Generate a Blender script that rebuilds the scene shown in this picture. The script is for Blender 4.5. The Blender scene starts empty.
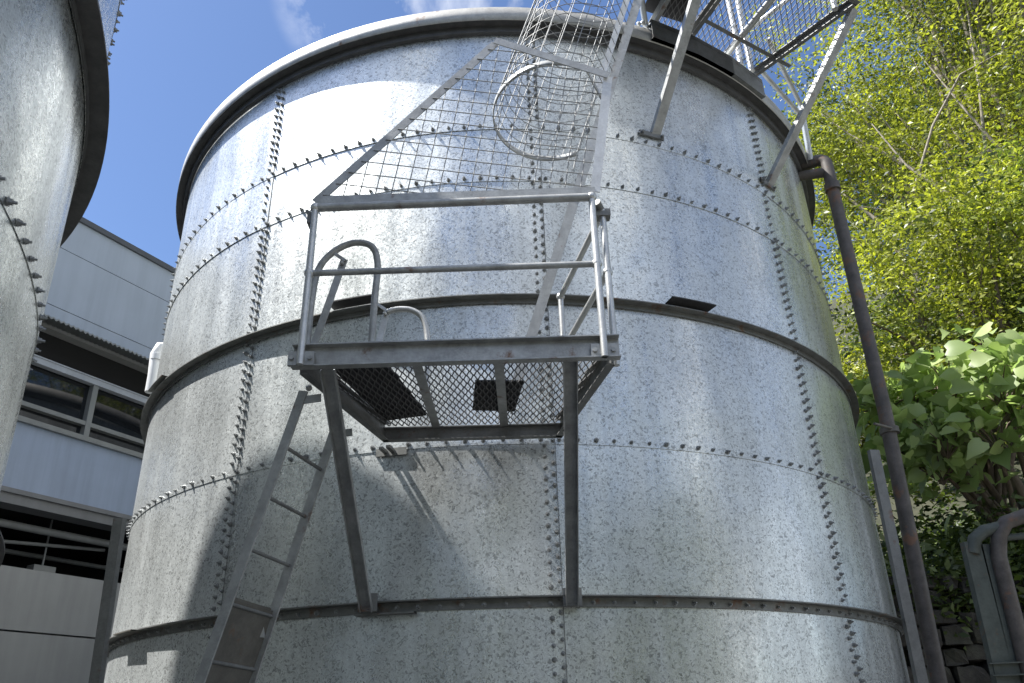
import bpy, math, random
import numpy as np
from mathutils import Vector, Matrix

random.seed(7)
rng = np.random.default_rng(11)
scene = bpy.context.scene
col = scene.collection
R_ = math.radians

# ------------------------------------------------------------------ camera
PITCH, ROLL, YAW = .4053, -.0276, .0147
CAM = Vector((0, 0, 1.57))
FOC = 763.1
cp, sp = math.cos(PITCH), math.sin(PITCH)
cF = Vector((math.sin(YAW)*cp, math.cos(YAW)*cp, sp))
cR0 = Vector((math.cos(YAW), -math.sin(YAW), 0))
cU0 = cR0.cross(cF)
cR = math.cos(ROLL)*cR0 + math.sin(ROLL)*cU0
cU = -math.sin(ROLL)*cR0 + math.cos(ROLL)*cU0
cam_data = bpy.data.cameras.new("camera")
cam = bpy.data.objects.new("camera", cam_data)
col.objects.link(cam)
cam.matrix_world = Matrix(((cR.x, cU.x, -cF.x, CAM.x), (cR.y, cU.y, -cF.y, CAM.y),
                           (cR.z, cU.z, -cF.z, CAM.z), (0, 0, 0, 1)))
cam_data.sensor_width = 36
cam_data.lens = FOC/1024*36
cam_data.shift_y = 60/1024
cam_data.clip_end = 3000
cam_data.clip_start = 0.05
scene.camera = cam

# ------------------------------------------------------------------ light
SUN_AZ, SUN_EL = R_(8), R_(58)     # sun to the left, a little towards the camera
to_sun = Vector((-math.cos(SUN_AZ)*math.cos(SUN_EL), -math.sin(SUN_AZ)*math.cos(SUN_EL), math.sin(SUN_EL)))
sd = bpy.data.lights.new("sun", 'SUN')
sd.energy = 5.0
sd.angle = R_(0.9)
sd.color = (1.0, .97, .93)
sun = bpy.data.objects.new("sun", sd)
col.objects.link(sun)
sun.rotation_euler = to_sun.to_track_quat('Z', 'Y').to_euler()

world = bpy.data.worlds.new("World")
scene.world = world
world.use_nodes = True
wt = world.node_tree
wt.nodes.clear()
wo = wt.nodes.new('ShaderNodeOutputWorld')
wb = wt.nodes.new('ShaderNodeBackground')
sky = wt.nodes.new('ShaderNodeTexSky')
sky.sky_type = 'NISHITA'
sky.sun_disc = False
sky.sun_elevation = SUN_EL
sky.sun_rotation = math.atan2(to_sun.x, to_sun.y)
sky.altitude = 0
sky.air_density = 1.0
sky.dust_density = .7
sky.ozone_density = 3.0
wb.inputs['Strength'].default_value = .08
geo = wt.nodes.new('ShaderNodeTexCoord')
def wnode(t, **k):
    n = wt.nodes.new(t)
    for a, b in k.items(): setattr(n, a, b)
    return n
# scattered fair-weather cloud, laid out by direction in the sky
nz = wnode('ShaderNodeTexNoise'); nz.inputs['Scale'].default_value = 3.4; nz.inputs['Detail'].default_value = 9
nz.inputs['Roughness'].default_value = .58; nz.inputs['Distortion'].default_value = .25
wt.links.new(geo.outputs['Generated'], nz.inputs['Vector'])
rmp = wnode('ShaderNodeMapRange'); rmp.inputs['From Min'].default_value = .52; rmp.inputs['From Max'].default_value = .68
wt.links.new(nz.outputs['Fac'], rmp.inputs['Value'])
# thicker broken cloud, added out of view to whiten the tank reflections
rmp3 = wnode('ShaderNodeMapRange'); rmp3.inputs['From Min'].default_value = .47; rmp3.inputs['From Max'].default_value = .58
wt.links.new(nz.outputs['Fac'], rmp3.inputs['Value'])
def ray(x, y):
    return (cF + (x-512)/FOC*cR - (y-401.5)/FOC*cU).normalized()
def sky_mask(d, lo, hi):
    dt = wnode('ShaderNodeVectorMath', operation='DOT_PRODUCT')
    nrm = wnode('ShaderNodeVectorMath', operation='NORMALIZE')
    wt.links.new(geo.outputs['Generated'], nrm.inputs[0])
    wt.links.new(nrm.outputs[0], dt.inputs[0]); dt.inputs[1].default_value = d
    m = wnode('ShaderNodeMapRange'); m.interpolation_type = 'SMOOTHSTEP'
    m.inputs['From Min'].default_value = math.cos(R_(hi)); m.inputs['From Max'].default_value = math.cos(R_(lo))
    wt.links.new(dt.outputs['Value'], m.inputs['Value'])
    return m.outputs[0]
m1 = sky_mask(ray(360, -5), 1.5, 6)
m2 = sky_mask(ray(490, -10), 1, 6)
m3 = sky_mask(Vector((.45, -.62, .60)).normalized(), 28, 75)    # unseen cloud added behind the camera
mx = wnode('ShaderNodeMath', operation='MAXIMUM'); wt.links.new(m1, mx.inputs[0]); wt.links.new(m2, mx.inputs[1])
mm1 = wnode('ShaderNodeMath', operation='MULTIPLY'); wt.links.new(mx.outputs[0], mm1.inputs[0]); wt.links.new(rmp.outputs[0], mm1.inputs[1])
mm2 = wnode('ShaderNodeMath', operation='MULTIPLY'); wt.links.new(m3, mm2.inputs[0]); wt.links.new(rmp3.outputs[0], mm2.inputs[1])
mm = wnode('ShaderNodeMath', operation='MAXIMUM'); wt.links.new(mm1.outputs[0], mm.inputs[0]); wt.links.new(mm2.outputs[0], mm.inputs[1])
mixc = wnode('ShaderNodeMixRGB'); mixc.inputs['Color2'].default_value = (9.0, 9.0, 8.9, 1)
tint = wnode('ShaderNodeMixRGB', blend_type='MULTIPLY'); tint.inputs['Fac'].default_value = 1
tint.inputs['Color2'].default_value = (.84, .91, 1.03, 1)
wt.links.new(sky.outputs[0], tint.inputs['Color1'])
wt.links.new(mm.outputs[0], mixc.inputs['Fac']); wt.links.new(tint.outputs[0], mixc.inputs['Color1'])
wt.links.new(mixc.outputs[0], wb.inputs['Color']); wt.links.new(wb.outputs[0], wo.inputs['Surface'])

scene.view_settings.view_transform = 'Standard'
scene.view_settings.look = 'None'
scene.view_settings.exposure = 1.24
scene.view_settings.gamma = 1
scene.view_settings.use_curve_mapping = False

# ------------------------------------------------------------------ materials
def new_mat(name):
    m = bpy.data.materials.new(name); m.use_nodes = True
    nt = m.node_tree; b = nt.nodes['Principled BSDF']
    return m, nt, b
def node(nt, t, **k):
    n = nt.nodes.new(t)
    for a, v in k.items(): setattr(n, a, v)
    return n
def ramp(nt, src, stops, interp='LINEAR'):
    r = node(nt, 'ShaderNodeValToRGB'); r.color_ramp.interpolation = interp
    e = r.color_ramp.elements
    while len(e) < len(stops): e.new(.5)
    for i, (p, c) in enumerate(stops):
        e[i].position = p; e[i].color = (c, c, c, 1) if not isinstance(c, tuple) else (*c, 1)
    nt.links.new(src, r.inputs[0]); return r.outputs[0]
def mapping(nt, scale, coord='Object', rot=(0, 0, 0)):
    t = node(nt, 'ShaderNodeTexCoord'); m = node(nt, 'ShaderNodeMapping')
    m.inputs['Scale'].default_value = scale; m.inputs['Rotation'].default_value = rot
    nt.links.new(t.outputs[coord], m.inputs[0]); return m.outputs[0]
def noise(nt, vec, scale, detail=4, rough=.5, dist=0):
    n = node(nt, 'ShaderNodeTexNoise'); n.inputs['Scale'].default_value = scale
    n.inputs['Detail'].default_value = detail; n.inputs['Roughness'].default_value = rough
    n.inputs['Distortion'].default_value = dist
    if vec: nt.links.new(vec, n.inputs['Vector'])
    return n.outputs['Fac']
def mul(nt, a, b):
    m = node(nt, 'ShaderNodeMixRGB', blend_type='MULTIPLY'); m.inputs['Fac'].default_value = 1
    for i, s in ((1, a), (2, b)):
        if isinstance(s, (tuple, list)): m.inputs[i].default_value = (*s, 1)
        else: nt.links.new(s, m.inputs[i])
    return m.outputs[0]
def mixf(nt, f, a, b):
    m = node(nt, 'ShaderNodeMixRGB')
    if isinstance(f, float): m.inputs[0].default_value = f
    else: nt.links.new(f, m.inputs[0])
    for i, s in ((1, a), (2, b)):
        if isinstance(s, (tuple, list)): m.inputs[i].default_value = (*s, 1)
        else: nt.links.new(s, m.inputs[i])
    return m.outputs[0]

def mat_spangle(name, base=(.75, .785, .775), metallic=.66, r0=.25, r1=.37, cell=78, dark=.50):
    """spangled galvanised sheet: crystal cells, streaks, oil-canning"""
    m, nt, b = new_mat(name)
    v = mapping(nt, (1, 1, 1))
    dn = node(nt, 'ShaderNodeTexNoise'); dn.inputs['Scale'].default_value = 22; dn.inputs['Detail'].default_value = 2
    nt.links.new(v, dn.inputs['Vector'])
    mixv = node(nt, 'ShaderNodeMixRGB', blend_type='LINEAR_LIGHT'); mixv.inputs[0].default_value = .035
    nt.links.new(v, mixv.inputs[1]); nt.links.new(dn.outputs['Color'], mixv.inputs[2])
    vo = node(nt, 'ShaderNodeTexVoronoi'); vo.inputs['Scale'].default_value = cell
    nt.links.new(mixv.outputs[0], vo.inputs['Vector'])
    sep = node(nt, 'ShaderNodeSeparateColor'); nt.links.new(vo.outputs['Color'], sep.inputs[0])
    cellv = ramp(nt, sep.outputs[0], [(0, dark), (.13, dark+.08), (.21, .90), (.65, .99), (1, 1.05)])
    vo2 = node(nt, 'ShaderNodeTexVoronoi'); vo2.inputs['Scale'].default_value = cell*1.9
    nt.links.new(mixv.outputs[0], vo2.inputs['Vector'])
    sep2 = node(nt, 'ShaderNodeSeparateColor'); nt.links.new(vo2.outputs['Color'], sep2.inputs[0])
    cell2 = ramp(nt, sep2.outputs[1], [(0, .74), (.25, .90), (.7, 1.0), (1, 1.08)])
    # cloudy weathering and vertical run-off streaks
    big = ramp(nt, noise(nt, v, .9, 5, .55), [(.3, .82), (.7, 1.08)])
    st = ramp(nt, noise(nt, mapping(nt, (5, 5, .22)), 1.6, 5, .6), [(.34, .92), (.6, 1.03)])
    oi = node(nt, 'ShaderNodeObjectInfo')
    pan = ramp(nt, oi.outputs['Random'], [(0, .84), (1, 1.06)])
    st2 = ramp(nt, noise(nt, mapping(nt, (17, 17, .55)), 1.5, 5, .65), [(.30, .90), (.46, 1.0), (.8, 1.02)])
    st3 = ramp(nt, noise(nt, mapping(nt, (.8, .8, 14)), 1.4, 4, .6), [(.22, .88), (.34, 1.0)])
    c = mul(nt, mul(nt, mul(nt, mul(nt, mul(nt, mul(nt, mul(nt, base, cellv), cell2), big), st), pan), st2), st3)
    nt.links.new(c, b.inputs['Base Color'])
    b.inputs['Metallic'].default_value = metallic
    mr = node(nt, 'ShaderNodeMapRange'); mr.inputs['To Min'].default_value = r0; mr.inputs['To Max'].default_value = r1
    nt.links.new(sep.outputs[1], mr.inputs['Value'])
    rr = node(nt, 'ShaderNodeMath', operation='ADD')
    rn = node(nt, 'ShaderNodeMapRange'); rn.inputs['From Min'].default_value = .3; rn.inputs['From Max'].default_value = .7
    rn.inputs['To Min'].default_value = -.07; rn.inputs['To Max'].default_value = .12
    nt.links.new(noise(nt, mapping(nt, (3, 3, .35)), 1.2, 4, .6), rn.inputs['Value'])
    nt.links.new(mr.outputs[0], rr.inputs[0]); nt.links.new(rn.outputs[0], rr.inputs[1])
    nt.links.new(rr.outputs[0], b.inputs['Roughness'])
    bp = node(nt, 'ShaderNodeBump'); bp.inputs['Strength'].default_value = .42; bp.inputs['Distance'].default_value = .06
    nt.links.new(noise(nt, mapping(nt, (1, 1, .8)), 1.5, 2, .45), bp.inputs['Height'])
    bp2 = node(nt, 'ShaderNodeBump'); bp2.inputs['Strength'].default_value = .05; bp2.inputs['Distance'].default_value = .004
    nt.links.new(sep.outputs[2], bp2.inputs['Height']); nt.links.new(bp.outputs[0], bp2.inputs['Normal'])
    nt.links.new(bp2.outputs[0], b.inputs['Normal'])
    return m

def mat_steel(name, base, metallic=.5, rough=.5, var=.25, rust=0.0):
    m, nt, b = new_mat(name)
    v = mapping(nt, (1, 1, 1))
    n1 = ramp(nt, noise(nt, v, 9, 6, .65), [(.3, 1-var), (.7, 1+var*.5)])
    n2 = ramp(nt, noise(nt, v, 70, 3, .6), [(.3, .88), (.7, 1.06)])
    c = mul(nt, mul(nt, base, n1), n2)
    if rust:
        rf = ramp(nt, noise(nt, v, 5, 8, .7), [(.62-rust*.2, 0.0), (.72-rust*.2, 1.0)])
        c = mixf(nt, rf, c, (.16, .085, .05))
    nt.links.new(c, b.inputs['Base Color'])
    b.inputs['Metallic'].default_value = metallic
    rr = node(nt, 'ShaderNodeMapRange'); rr.inputs['To Min'].default_value = rough-.1; rr.inputs['To Max'].default_value = rough+.12
    nt.links.new(noise(nt, v, 14, 4), rr.inputs['Value']); nt.links.new(rr.outputs[0], b.inputs['Roughness'])
    bp = node(nt, 'ShaderNodeBump'); bp.inputs['Strength'].default_value = .25; bp.inputs['Distance'].default_value = .003
    nt.links.new(noise(nt, v, 55, 4), bp.inputs['Height']); nt.links.new(bp.outputs[0], b.inputs['Normal'])
    return m

def mat_paint(name, base, rough=.5, var=.12, streak=.1, scale=1.2):
    m, nt, b = new_mat(name)
    v = mapping(nt, (1, 1, 1))
    n1 = ramp(nt, noise(nt, v, scale, 6, .6), [(.3, 1-var), (.7, 1+var*.4)])
    n2 = ramp(nt, noise(nt, mapping(nt, (4, 4, .25)), 1.5, 5, .6), [(.35, 1-streak), (.6, 1.0)])
    nt.links.new(mul(nt, mul(nt, base, n1), n2), b.inputs['Base Color'])
    b.inputs['Roughness'].default_value = rough
    return m

M = {}
M['tank'] = mat_spangle('galvanised_spangle_sheet')
M['tank_left'] = mat_spangle('galvanised_spangle_sheet_weathered', base=(.66, .685, .67), metallic=.82, r0=.20, r1=.32, dark=.6)
M['bolt'] = mat_steel('zinc_bolt', (.30, .31, .31), .6, .5)
M['ring'] = mat_steel('shaded_galvanised_ring', (.20, .205, .195), .45, .5, .3, .25)  # base darkened to paint in the shade under the flange
M['rim'] = mat_steel('galvanised_rim', (.42, .415, .39), .45, .5, .25, .05)
M['rim_under'] = mat_steel('shade_dark_steel', (.10, .10, .10), .2, .7, .3)  # dark base puts underside shade of rim and left rings into the colour
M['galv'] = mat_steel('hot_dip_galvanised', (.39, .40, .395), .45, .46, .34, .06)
M['galv_light'] = mat_steel('bright_galvanised_tube', (.56, .57, .56), .6, .38, .18)
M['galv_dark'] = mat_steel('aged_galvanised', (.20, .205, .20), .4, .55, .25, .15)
M['mesh'] = mat_steel('galvanised_mesh', (.16, .16, .16), .3, .6)
M['wire'] = mat_steel('galvanised_wire', (.27, .275, .27), .4, .5)
M['dark_plate'] = mat_steel('dark_plate', (.045, .045, .047), .1, .7)
M['guard_plate'] = mat_steel('aged_plate', (.13, .122, .105), .2, .55, .3, .2)
M['pipe_brown'] = mat_steel('brown_painted_pipe', (.10, .088, .079), .1, .55, .45, .3)
M['pipe_green'] = mat_steel('weathered_green_steel', (.085, .10, .09), .2, .6, .3, .2)
M['roof'] = mat_steel('roof_sheet', (.45, .46, .45), .5, .5)
M['wall_blue'] = mat_paint('pale_cladding', (.42, .47, .53), .5, .06, .08)  # bluish cast of skylit shade is mixed into the cladding colour
M['wall_blue2'] = mat_paint('sky_tinted_spandrel', (.33, .40, .52), .4, .08, .12)  # blue of shade reflecting the sky is put into this base
M['wall_grey'] = mat_paint('grey_panel', (.38, .38, .365), .6, .10, .10)
M['trim'] = mat_paint('dark_trim', (.10, .105, .11), .5)
M['beam'] = mat_paint('grey_beam', (.20, .205, .21), .55)
M['frame'] = mat_paint('aluminium_frame', (.50, .53, .57), .4)
M['frame_dk'] = mat_paint('weathered_window_frame', (.26, .27, .26), .5)
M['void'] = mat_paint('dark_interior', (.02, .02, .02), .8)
M['white'] = mat_paint('white_pvc', (.75, .76, .76), .35)
M['pipe_grey'] = mat_paint('grey_service_pipe', (.36, .37, .37), .5)
def mat_glass():
    m, nt, b = new_mat('dark_window_glass')
    b.inputs['Base Color'].default_value = (.012, .014, .016, 1)
    b.inputs['Roughness'].default_value = .03
    b.inputs['IOR'].default_value = 1.6
    return m
M['glass'] = mat_glass()
def mat_bark(name, base):
    m, nt, b = new_mat(name)
    n1 = ramp(nt, noise(nt, mapping(nt, (6, 6, 1.2)), 3, 8, .7), [(.3, .45), (.7, 1.35)])
    nt.links.new(mul(nt, base, n1), b.inputs['Base Color']); b.inputs['Roughness'].default_value = .85
    bp = node(nt, 'ShaderNodeBump'); bp.inputs['Strength'].default_value = .6; bp.inputs['Distance'].default_value = .02
    nt.links.new(noise(nt, mapping(nt, (8, 8, 1.5)), 5, 6), bp.inputs['Height']); nt.links.new(bp.outputs[0], b.inputs['Normal'])
    return m
M['bark'] = mat_bark('brown_bark', (.15, .115, .085))
M['bark_pale'] = mat_bark('pale_bark', (.30, .26, .20))
def mat_leaf(name, c_lo, c_hi, trans=.35, gloss=.45, tc=(1.5, 1.6, .6)):
    m, nt, b = new_mat(name)
    at = node(nt, 'ShaderNodeAttribute'); at.attribute_name = 'leafvar'
    r = node(nt, 'ShaderNodeValToRGB'); r.color_ramp.elements[0].color = (*c_lo, 1); r.color_ramp.elements[1].color = (*c_hi, 1)
    nt.links.new(at.outputs['Fac'], r.inputs[0])
    nt.links.new(r.outputs[0], b.inputs['Base Color']); b.inputs['Roughness'].default_value = gloss
    tr = node(nt, 'ShaderNodeBsdfTranslucent')
    nt.links.new(mul(nt, r.outputs[0], tc), tr.inputs['Color'])
    mx = node(nt, 'ShaderNodeMixShader'); mx.inputs[0].default_value = trans
    out = nt.nodes['Material Output']
    nt.links.new(b.outputs[0], mx.inputs[1]); nt.links.new(tr.outputs[0], mx.inputs[2]); nt.links.new(mx.outputs[0], out.inputs['Surface'])
    return m
M['leaf_yellow'] = mat_leaf('yellow_green_leaf', (.035, .055, .016), (.43, .45, .075), .40)  # dark end of the ramp paints the crown's shaded depth
M['leaf_mid'] = mat_leaf('mid_green_leaf', (.035, .062, .018), (.30, .35, .08), .40)
M['leaf_dark'] = mat_leaf('dark_green_leaf', (.03, .05, .018), (.11, .15, .04), .3)
M['leaf_big'] = mat_leaf('broad_pale_leaf', (.18, .26, .09), (.46, .54, .24), .42, .38, (1.1, 1.25, .75))

def mat_ground():
    m, nt, b = new_mat('concrete_yard')
    v = mapping(nt, (1, 1, 1))
    n1 = ramp(nt, noise(nt, v, .6, 8, .65), [(.3, .7), (.7, 1.1)])
    n2 = ramp(nt, noise(nt, v, 45, 4, .6), [(.3, .88), (.7, 1.06)])
    nt.links.new(mul(nt, mul(nt, (.19, .185, .175), n1), n2), b.inputs['Base Color']); b.inputs['Roughness'].default_value = .85
    return m
M['ground'] = mat_ground()
def mat_soil():
    m, nt, b = new_mat('leaf_litter_soil')
    n1 = ramp(nt, noise(nt, mapping(nt, (1, 1, 1)), 3, 8, .7), [(.3, (.018, .024, .01)), (.7, (.055, .052, .028))])
    nt.links.new(n1, b.inputs['Base Color']); b.inputs['Roughness'].default_value = .95
    return m
M['soil'] = mat_soil()
M['reflect_slope'] = mat_paint('added_slope_green', (.05, .062, .035), .9, .4, .3)  # dark green for the added slope mirrored in the tanks
def mat_stone():
    m, nt, b = new_mat('mossy_stone')
    v = mapping(nt, (1, 1, 1))
    c = ramp(nt, noise(nt, v, 2.2, 7, .7), [(.32, (.014, .013, .011)), (.5, (.035, .032, .026)), (.7, (.085, .078, .064))])
    mo = ramp(nt, noise(nt, v, 1.1, 6, .6), [(.6, 0.0), (.75, .5)])
    c = mixf(nt, mo, c, (.045, .06, .025))
    nt.links.new(c, b.inputs['Base Color']); b.inputs['Roughness'].default_value = .9
    bp = node(nt, 'ShaderNodeBump'); bp.inputs['Strength'].default_value = .8; bp.inputs['Distance'].default_value = .03
    nt.links.new(noise(nt, v, 9, 8, .7), bp.inputs['Height']); nt.links.new(bp.outputs[0], b.inputs['Normal'])
    return m
M['stone'] = mat_stone()

# ------------------------------------------------------------------ mesh helpers
class MB:
    def __init__(s): s.v = []; s.f = []; s.sm = []
    def add(s, vs, fs, smooth=False):
        o = len(s.v); s.v += [tuple(v) for v in vs]; s.f += [tuple(i+o for i in f) for f in fs]; s.sm += [smooth]*len(fs)
    def box(s, lo, hi):
        x0, y0, z0 = lo; x1, y1, z1 = hi
        s.add([(x0,y0,z0),(x1,y0,z0),(x1,y1,z0),(x0,y1,z0),(x0,y0,z1),(x1,y0,z1),(x1,y1,z1),(x0,y1,z1)],
              [(0,3,2,1),(4,5,6,7),(0,1,5,4),(1,2,6,5),(2,3,7,6),(3,0,4,7)])
    def bar(s, p0, p1, w, h, side=None, bev=0):
        """rectangular bar; w along 'side', h along the third axis"""
        p0 = Vector(p0); p1 = Vector(p1); d = (p1-p0).normalized()
        side = Vector(side) if side is not None else (Vector((0,0,1)).cross(d) if abs(d.z) < .95 else Vector((1,0,0)))
        a = (side-d*side.dot(d)).normalized()*w/2; c = d.cross(a).normalized()*h/2
        if bev:
            ka = (a.length-bev)/a.length; kc = (c.length-bev)/c.length
            prof = [a*ka+c, a+c*kc, a-c*kc, a*ka-c, -a*ka-c, -a-c*kc, -a+c*kc, -a*ka+c]
        else: prof = [a+c, a-c, -a-c, -a+c]
        n = len(prof)
        vs = [p0+q for q in prof]+[p1+q for q in prof]
        fs = [(i, (i+1) % n, (i+1) % n+n, i+n) for i in range(n)]+[tuple(range(n))[::-1], tuple(range(n, 2*n))]
        s.add(vs, fs)
    def section(s, p0, p1, pts, side):
        """extrude an open 2-D outline (closed polygon pts in side/third axes)"""
        p0 = Vector(p0); p1 = Vector(p1); d = (p1-p0).normalized(); side = Vector(side)
        a = (side-d*side.dot(d)).normalized(); c = d.cross(a).normalized(); n = len(pts)
        vs = [p0+a*x+c*y for x, y in pts]+[p1+a*x+c*y for x, y in pts]
        s.add(vs, [(i, (i+1) % n, (i+1) % n+n, i+n) for i in range(n)]+[tuple(range(n))[::-1], tuple(range(n, 2*n))])
    def angle(s, p0, p1, a, b, side, t=.007, flip=1):
        s.section(p0, p1, [(0,0),(a,0),(a,flip*t),(t,flip*t),(t,flip*b),(0,flip*b)], side)
    def channel(s, p0, p1, w, fl, side, t=.007, flip=1):
        f = flip
        s.section(p0, p1, [(-w/2,0),(w/2,0),(w/2,f*fl),(w/2-t,f*fl),(w/2-t,f*t),(-w/2+t,f*t),(-w/2+t,f*fl),(-w/2,f*fl)], side)
    def tube(s, pts, r, n=12, closed=False, caps=True):
        pts = [Vector(p) for p in pts]; rad = r if isinstance(r, (list, tuple)) else [r]*len(pts)
        rings = []; prev = None
        for i, p in enumerate(pts):
            if closed: d = pts[(i+1) % len(pts)]-pts[i-1]
            else: d = pts[min(i+1, len(pts)-1)]-pts[max(i-1, 0)]
            d.normalize()
            if prev is None:
                a = d.orthogonal().normalized()
            else:
                a = (prev-d*prev.dot(d)).normalized()
            prev = a; b = d.cross(a)
            rings.append([p+(a*math.cos(2*math.pi*k/n)+b*math.sin(2*math.pi*k/n))*rad[i] for k in range(n)])
        vs = [v for rg in rings for v in rg]; fs = []
        m = len(rings)
        for i in range(m if closed else m-1):
            j = (i+1) % m
            for k in range(n): fs.append((i*n+k, i*n+(k+1) % n, j*n+(k+1) % n, j*n+k))
        s.add(vs, fs, True)
        if caps and not closed: s.add([*rings[0], *rings[-1]], [tuple(range(n))[::-1], tuple(range(n, 2*n))])
    def ball(s, c, r, n=10, sz=1):
        c = Vector(c); vs = []; fs = []; m = n//2+1
        for i in range(m+1):
            ph = math.pi*i/m
            for k in range(n):
                th = 2*math.pi*k/n
                vs.append(c+Vector((r*math.sin(ph)*math.cos(th), r*math.sin(ph)*math.sin(th), r*sz*math.cos(ph))))
        for i in range(m):
            for k in range(n): fs.append((i*n+k, i*n+(k+1) % n, (i+1)*n+(k+1) % n, (i+1)*n+k))
        s.add(vs, fs, True)
    def revolve(s, prof, a0, a1, n, cx=0, cy=0, smooth=True):
        """profile [(r,z)] swept over the angle about a vertical axis; angle 0 faces -y"""
        k = len(prof); vs = []; fs = []
        for i in range(n+1):
            a = a0+(a1-a0)*i/n
            for r, z in prof: vs.append((cx+r*math.sin(a), cy-r*math.cos(a), z))
        for i in range(n):
            for j in range(k-1): fs.append((i*k+j, (i+1)*k+j, (i+1)*k+j+1, i*k+j+1))
        s.add(vs, fs, smooth)
    def mesh(s, name):
        me = bpy.data.meshes.new(name); me.from_pydata(s.v, [], s.f)
        me.polygons.foreach_set('use_smooth', s.sm); me.update(); return me
    def build(s, name, mat, parent=None):
        o = bpy.data.objects.new(name, s.mesh(name)); o.data.materials.append(mat); col.objects.link(o)
        if parent is not None: o.parent = parent; o.matrix_parent_inverse = Matrix.Identity(4)
        if parent is not None:      # geometry is given in world space: move into the root's frame
            root = parent
            off = Vector((0, 0, 0))
            while root is not None: off += root.location; root = root.parent
            if off.length > 0: o.data.transform(Matrix.Translation(-off))
        return o
def thing(name, label, cat, loc=(0, 0, 0), group=None):
    o = bpy.data.objects.new(name, None); col.objects.link(o); o.location = loc; o.empty_display_size = .2
    o['label'] = label; o['category'] = cat
    if group: o['group'] = group
    return o
def tag(o, label, cat, group=None):
    o['label'] = label; o['category'] = cat
    if group: o['group'] = group
    return o
def arc(c, ax, ay, r, a0, a1, n):
    c = Vector(c); ax = Vector(ax); ay = Vector(ay)
    return [c+ax*(r*math.cos(a0+(a1-a0)*i/n))+ay*(r*math.sin(a0+(a1-a0)*i/n)) for i in range(n+1)]
def project(P):
    P = Vector(P)-CAM; z = P.dot(cF)
    return (512+FOC*P.dot(cR)/z, 401.5-FOC*P.dot(cU)/z, z)

# ------------------------------------------------------------------ ground, hillside
def structure(o): o['kind'] = 'structure'; return o
g = MB(); g.add([(-400,-400,0),(400,-400,0),(400,400,0),(-400,400,0)], [(0,1,2,3)])
structure(g.build('ground', M['ground']))
# raised bank behind the stone retaining wall, rising to the right and back
WALL_Y = 8.7; BANK = 2.95
hb = MB(); nx, ny = 40, 40; vs = []
def bank_z(x, y):
    t = max(0, (x-5)*.16)+max(0, (y-WALL_Y)*.10)+max(0, y-15)*.42+max(0, x-13)*.25
    return BANK+t+.22*math.sin(x*1.3+y*.7)*min(1, (y-WALL_Y)/2)+.12*math.sin(x*2.9-y*2.1)*min(1, (y-WALL_Y)/2)
for j in range(ny+1):
    for i in range(nx+1):
        x = 4.35+i/nx*46; y = WALL_Y+.12+(j/ny)**1.3*60
        if y > 16: x = x-(y-16)*.55*(1-i/nx)
        vs.append((x, y, bank_z(x, y)))
hb.add(vs, [(j*(nx+1)+i, j*(nx+1)+i+1, (j+1)*(nx+1)+i+1, (j+1)*(nx+1)+i) for j in range(ny) for i in range(nx)], True)
structure(hb.build('hillside', M['soil']))

# ------------------------------------------------------------------ bolted tanks
Z = dict(r1=2.396, s2=3.557, r3=4.772, s4=5.995, s5=6.577, top=7.97)
RT = 4.288
LEV = [0.0, 1.2, Z['r1'], Z['s2'], Z['r3'], Z['s4'], Z['s5'], 7.80]

def bolt_mesh():
    b = MB()
    def cyl(r0, r1, y0, y1, n, cap=True):
        vs = [(r0*math.cos(2*math.pi*k/n), r0*math.sin(2*math.pi*k/n), y0) for k in range(n)] + \
             [(r1*math.cos(2*math.pi*k/n), r1*math.sin(2*math.pi*k/n), y1) for k in range(n)]
        b.add(vs, [(k, (k+1) % n, (k+1) % n+n, k+n) for k in range(n)]+([tuple(range(n, 2*n))] if cap else []))
    cyl(.0185, .0185, -.002, .003, 8); cyl(.0145, .0135, .003, .015, 6); cyl(.0075, .0065, .015, .030, 6)
    return b
BOLT = bolt_mesh(); BOLT_ME = BOLT.mesh('bolt'); BOLT_ME.materials.append(M['bolt'])

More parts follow.
